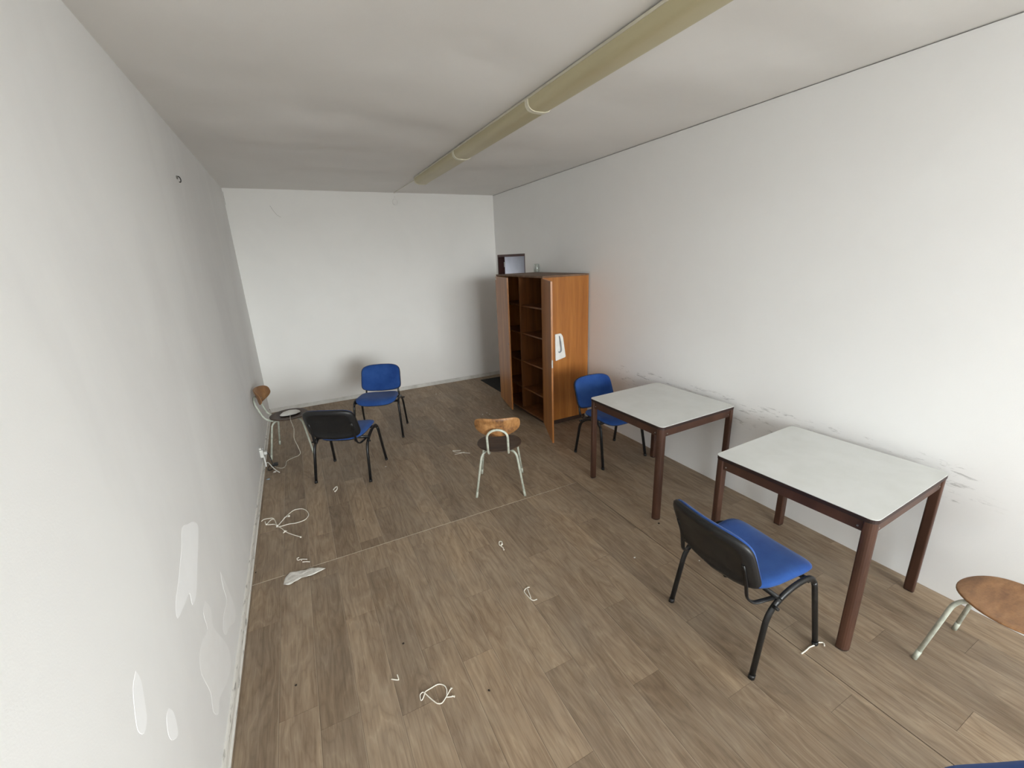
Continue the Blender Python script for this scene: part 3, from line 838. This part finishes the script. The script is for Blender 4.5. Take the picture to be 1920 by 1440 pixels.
# ------------------------------------------------------------------ litter on the floor: strings, paper, flakes
FZ = {}
def top_at(x, y): return 0.001 if x > XS else (0.0022 if y > YS else 0.0)
STR = {
'a': ([[(.151,3.376),(.187,3.443),(.215,3.497),(.264,3.555),(.304,3.556),(.333,3.542),(.362,3.493),(.374,3.426),(.362,3.382),(.338,3.355),(.281,3.348),(.234,3.363),(.178,3.36),(.143,3.368)],
       [(.154,3.374),(.187,3.443),(.205,3.482),(.232,3.475)],
       [(.147,3.374),(.131,3.411),(.075,3.439),(.064,3.49)],
       [(.075,3.443),(.101,3.497),(.126,3.495),(.142,3.42),(.151,3.376)],
       [(.037,3.514),(.057,3.535),(.11,3.521),(.126,3.495)],
       [(.151,3.372),(.184,3.318),(.207,3.263),(.252,3.196),(.31,3.126)],
       [(.192,3.256),(.205,3.264),(.218,3.272)]], 0.0022, 'largest knotted tangle of white string beside the left skirting', [(.151,3.374,.008),(.205,3.264,.008),(.232,3.475,.008),(.075,3.441,.007),(.31,3.126,.006)]),
'b': ([[(.294,2.884),(.281,2.88),(.287,2.857),(.307,2.856),(.343,2.835)], [(.307,2.856),(.309,2.838)], [(.314,2.817),(.336,2.809),(.358,2.794)]], 0.002, 'short bits of white string just behind the paper scrap', []),
'c': ([[(1.568,2.307),(1.554,2.309),(1.557,2.33),(1.568,2.346),(1.581,2.338),(1.574,2.314),(1.557,2.298),(1.562,2.279),(1.557,2.252)]], 0.0024, 'tiny looped knot of white string in mid-floor', [(1.570,2.309,.007),(1.557,2.252,.005)]),
'd': ([[(1.543,1.866),(1.53,1.871),(1.502,1.859),(1.497,1.834),(1.503,1.782),(1.514,1.765),(1.535,1.763)], [(1.527,1.867),(1.517,1.826),(1.508,1.787)]], 0.002, 'narrow white string bent like a letter C on the floor', []),
'e': ([[(.914,1.497),(.896,1.481),(.877,1.465),(.854,1.449),(.839,1.453),(.83,1.463),(.814,1.494),(.796,1.533),(.787,1.54),(.776,1.534),(.772,1.52),(.772,1.508),(.779,1.508),(.795,1.528),(.801,1.537),(.828,1.541),(.861,1.544),(.878,1.535),(.89,1.519),(.892,1.497),(.885,1.476),(.881,1.466),(.898,1.457),(.916,1.451)],
       [(.904,1.489),(.918,1.492)], [(.904,1.456),(.913,1.445)]], 0.0017, 'looped white string with frayed ends nearest the bottom edge', []),
'f': ([[(.673,1.677),(.7,1.658),(.704,1.662),(.703,1.686)]], 0.0018, 'tiny V-shaped snip of white string near the bottom', []),
'g': ([[(.588,3.734),(.602,3.763),(.621,3.779),(.617,3.727),(.598,3.692)]], 0.0035, 'crumpled bit of white string between the feet of the left blue chair', [(.598,3.695,.007),(.59,3.735,.006)]),
'h': ([[(1.852,3.899),(1.779,3.937),(1.797,3.889),(1.865,3.827),(1.911,3.785)], [(1.769,3.843),(1.818,3.834),(1.87,3.839)]], 0.0018, 'thin pale string to the left of the central plywood chair', []),
'i': ([[(2.493,.826),(2.533,.826),(2.564,.828),(2.60,.822),(2.617,.826),(2.647,.811),(2.635,.797)]], 0.0022, 'white string under the front foot of the nearer blue chair', []),
}
for key, (paths, rad, lab, knots) in STR.items():
    allp = [p for q in paths for p in q]
    cx = sum(p[0] for p in allp) / len(allp); cy = sum(p[1] for p in allp) / len(allp)
    mb = MB()
    for j, q in enumerate(paths):
        pts = [(x - cx, y - cy, rad * 1.45 + top_at(x, y) + (0.0016 * (j % 3)) + 0.0006 * math.sin(5 * i)) for i, (x, y) in enumerate(q)]
        mb.tube(spline(pts, 5), rad * 1.45, seg=7)
    for (x, y, rr) in knots:
        mb.lathe([(0.0, 0.0)] + [(rr * math.sin(PI * k / 6), rr * (1 - math.cos(PI * k / 6))) for k in range(1, 6)] + [(0.0, 2 * rr)], 10, (x - cx, y - cy, top_at(x, y)))
    o = mb.build('string', M_str, loc=(cx, cy, 0.0003))
    tag(o, lab, 'string', 'bits of white string on the floor')

pa = [(.241,2.748),(.32,2.724),(.368,2.722),(.439,2.681),(.44,2.67),(.361,2.648),(.305,2.652),(.271,2.639),(.233,2.624),(.206,2.639),(.201,2.66),(.213,2.715)]
pa = [(p.x - 0.3, p.y - 2.68) for p in spline([(x, y, 0) for x, y in pa] + [(pa[0][0], pa[0][1], 0)], 4)[:-1]]
def pmap(x, y, h):
    return (x, y, 0.004 + h + 0.007 * abs(noise.noise(Vector((x * 14, y * 30, 2.2)))) + 0.006 * abs(noise.noise(Vector((x * 40, y * 50, 9.1)))))
pz = MB().pad(pa, pmap, [(0, 0.004), (0.25, 0.004), (0.5, 0.004), (0.75, 0.003), (0.92, 0.0025), (1.0, 0.001), (1.0, 0.0), (0.9, -0.001), (0, -0.001)]).build('paper_scrap', M_paper, loc=(0.3, 2.68, 0.0))
tag(pz, 'long crumpled white paper scrap on the floor seam near the left wall', 'paper')

FL = [((2.474,4.764),.010,'white paint flake nearest the central plywood chair, leftmost of its cluster'), ((2.545,4.788),.008,'white paint flake at the back of the cluster by the cabinet'),
      ((2.55,4.715),.009,'white paint flake at the front of the cluster by the cabinet'), ((2.788,4.797),.007,'white paint flake close to the ajar cabinet door'),
      ((2.221,5.943),.012,'left one of two white flakes near the end wall'), ((2.277,5.937),.009,'right one of two white flakes near the end wall'),
      ((1.976,4.82),.009,'lone white flake on the floor right of the facing blue chair'), ((1.086,3.949),.008,'tiny white flake between the legs of the left blue chair'),
      ((2.275,1.756),.008,'tiny white fluff on the floor before the nearer blue chair'), ((2.611,1.528),.007,'tiny white fluff under the nearer blue chair'),
      ((0.106,4.415),.018,'white crumpled scrap under the wall socket'), ((0.056,4.279),.020,'bluish-grey plastic scrap against the left skirting')]
for q, ((x, y), s, lab) in enumerate(FL):
    n = 7
    pts = [(s * (0.7 + 0.5 * rnd.random()) * math.cos(2 * PI * k / n), 0.7 * s * (0.7 + 0.5 * rnd.random()) * math.sin(2 * PI * k / n)) for k in range(n)]
    o = MB().pad(pts, lambda a, b, h: (a, b, h * (1 + 8 * a)), [(0, s * 0.5), (0.6, s * 0.42), (1.0, s * 0.12), (0.95, 0.0), (0, 0.0)]).build('paint_flake' if s < .015 else 'litter_scrap', M_grey if q == 11 else M_paper, loc=(x, y, top_at(x, y) + 0.0002))
    tag(o, lab, 'flake' if s < .015 else 'scrap', 'white flakes on the floor')
DT = [((.26,1.87),.006,'small dark crumb nearest the bottom left of the floor'), ((1.066,1.4),.006,'small dark crumb right of the looped string'), ((.771,1.85),.006,'small dark crumb in the middle of the near floor'),
      ((2.683,1.949),.009,'dark crumb at the front foot of the farther table'), ((.754,3.13),.005,'small dark crumb beyond the floor seam'), ((.034,2.868),.005,'dark crumb against the left skirting')]
for (x, y), s, lab in DT:
    pts = [(s * (0.6 + 0.6 * rnd.random()) * math.cos(2 * PI * k / 7), s * (0.6 + 0.6 * rnd.random()) * math.sin(2 * PI * k / 7)) for k in range(7)]
    o = MB().pad(pts, lambda a, b, h: (a, b, h), [(0, s * 0.7), (0.6, s * 0.6), (1.0, s * 0.2), (0.9, 0.0), (0, 0.0)]).build('dirt_crumb', M_dirt, loc=(x, y, top_at(x, y) + 0.0002))
    tag(o, lab, 'crumb', 'dark crumbs on the floor')
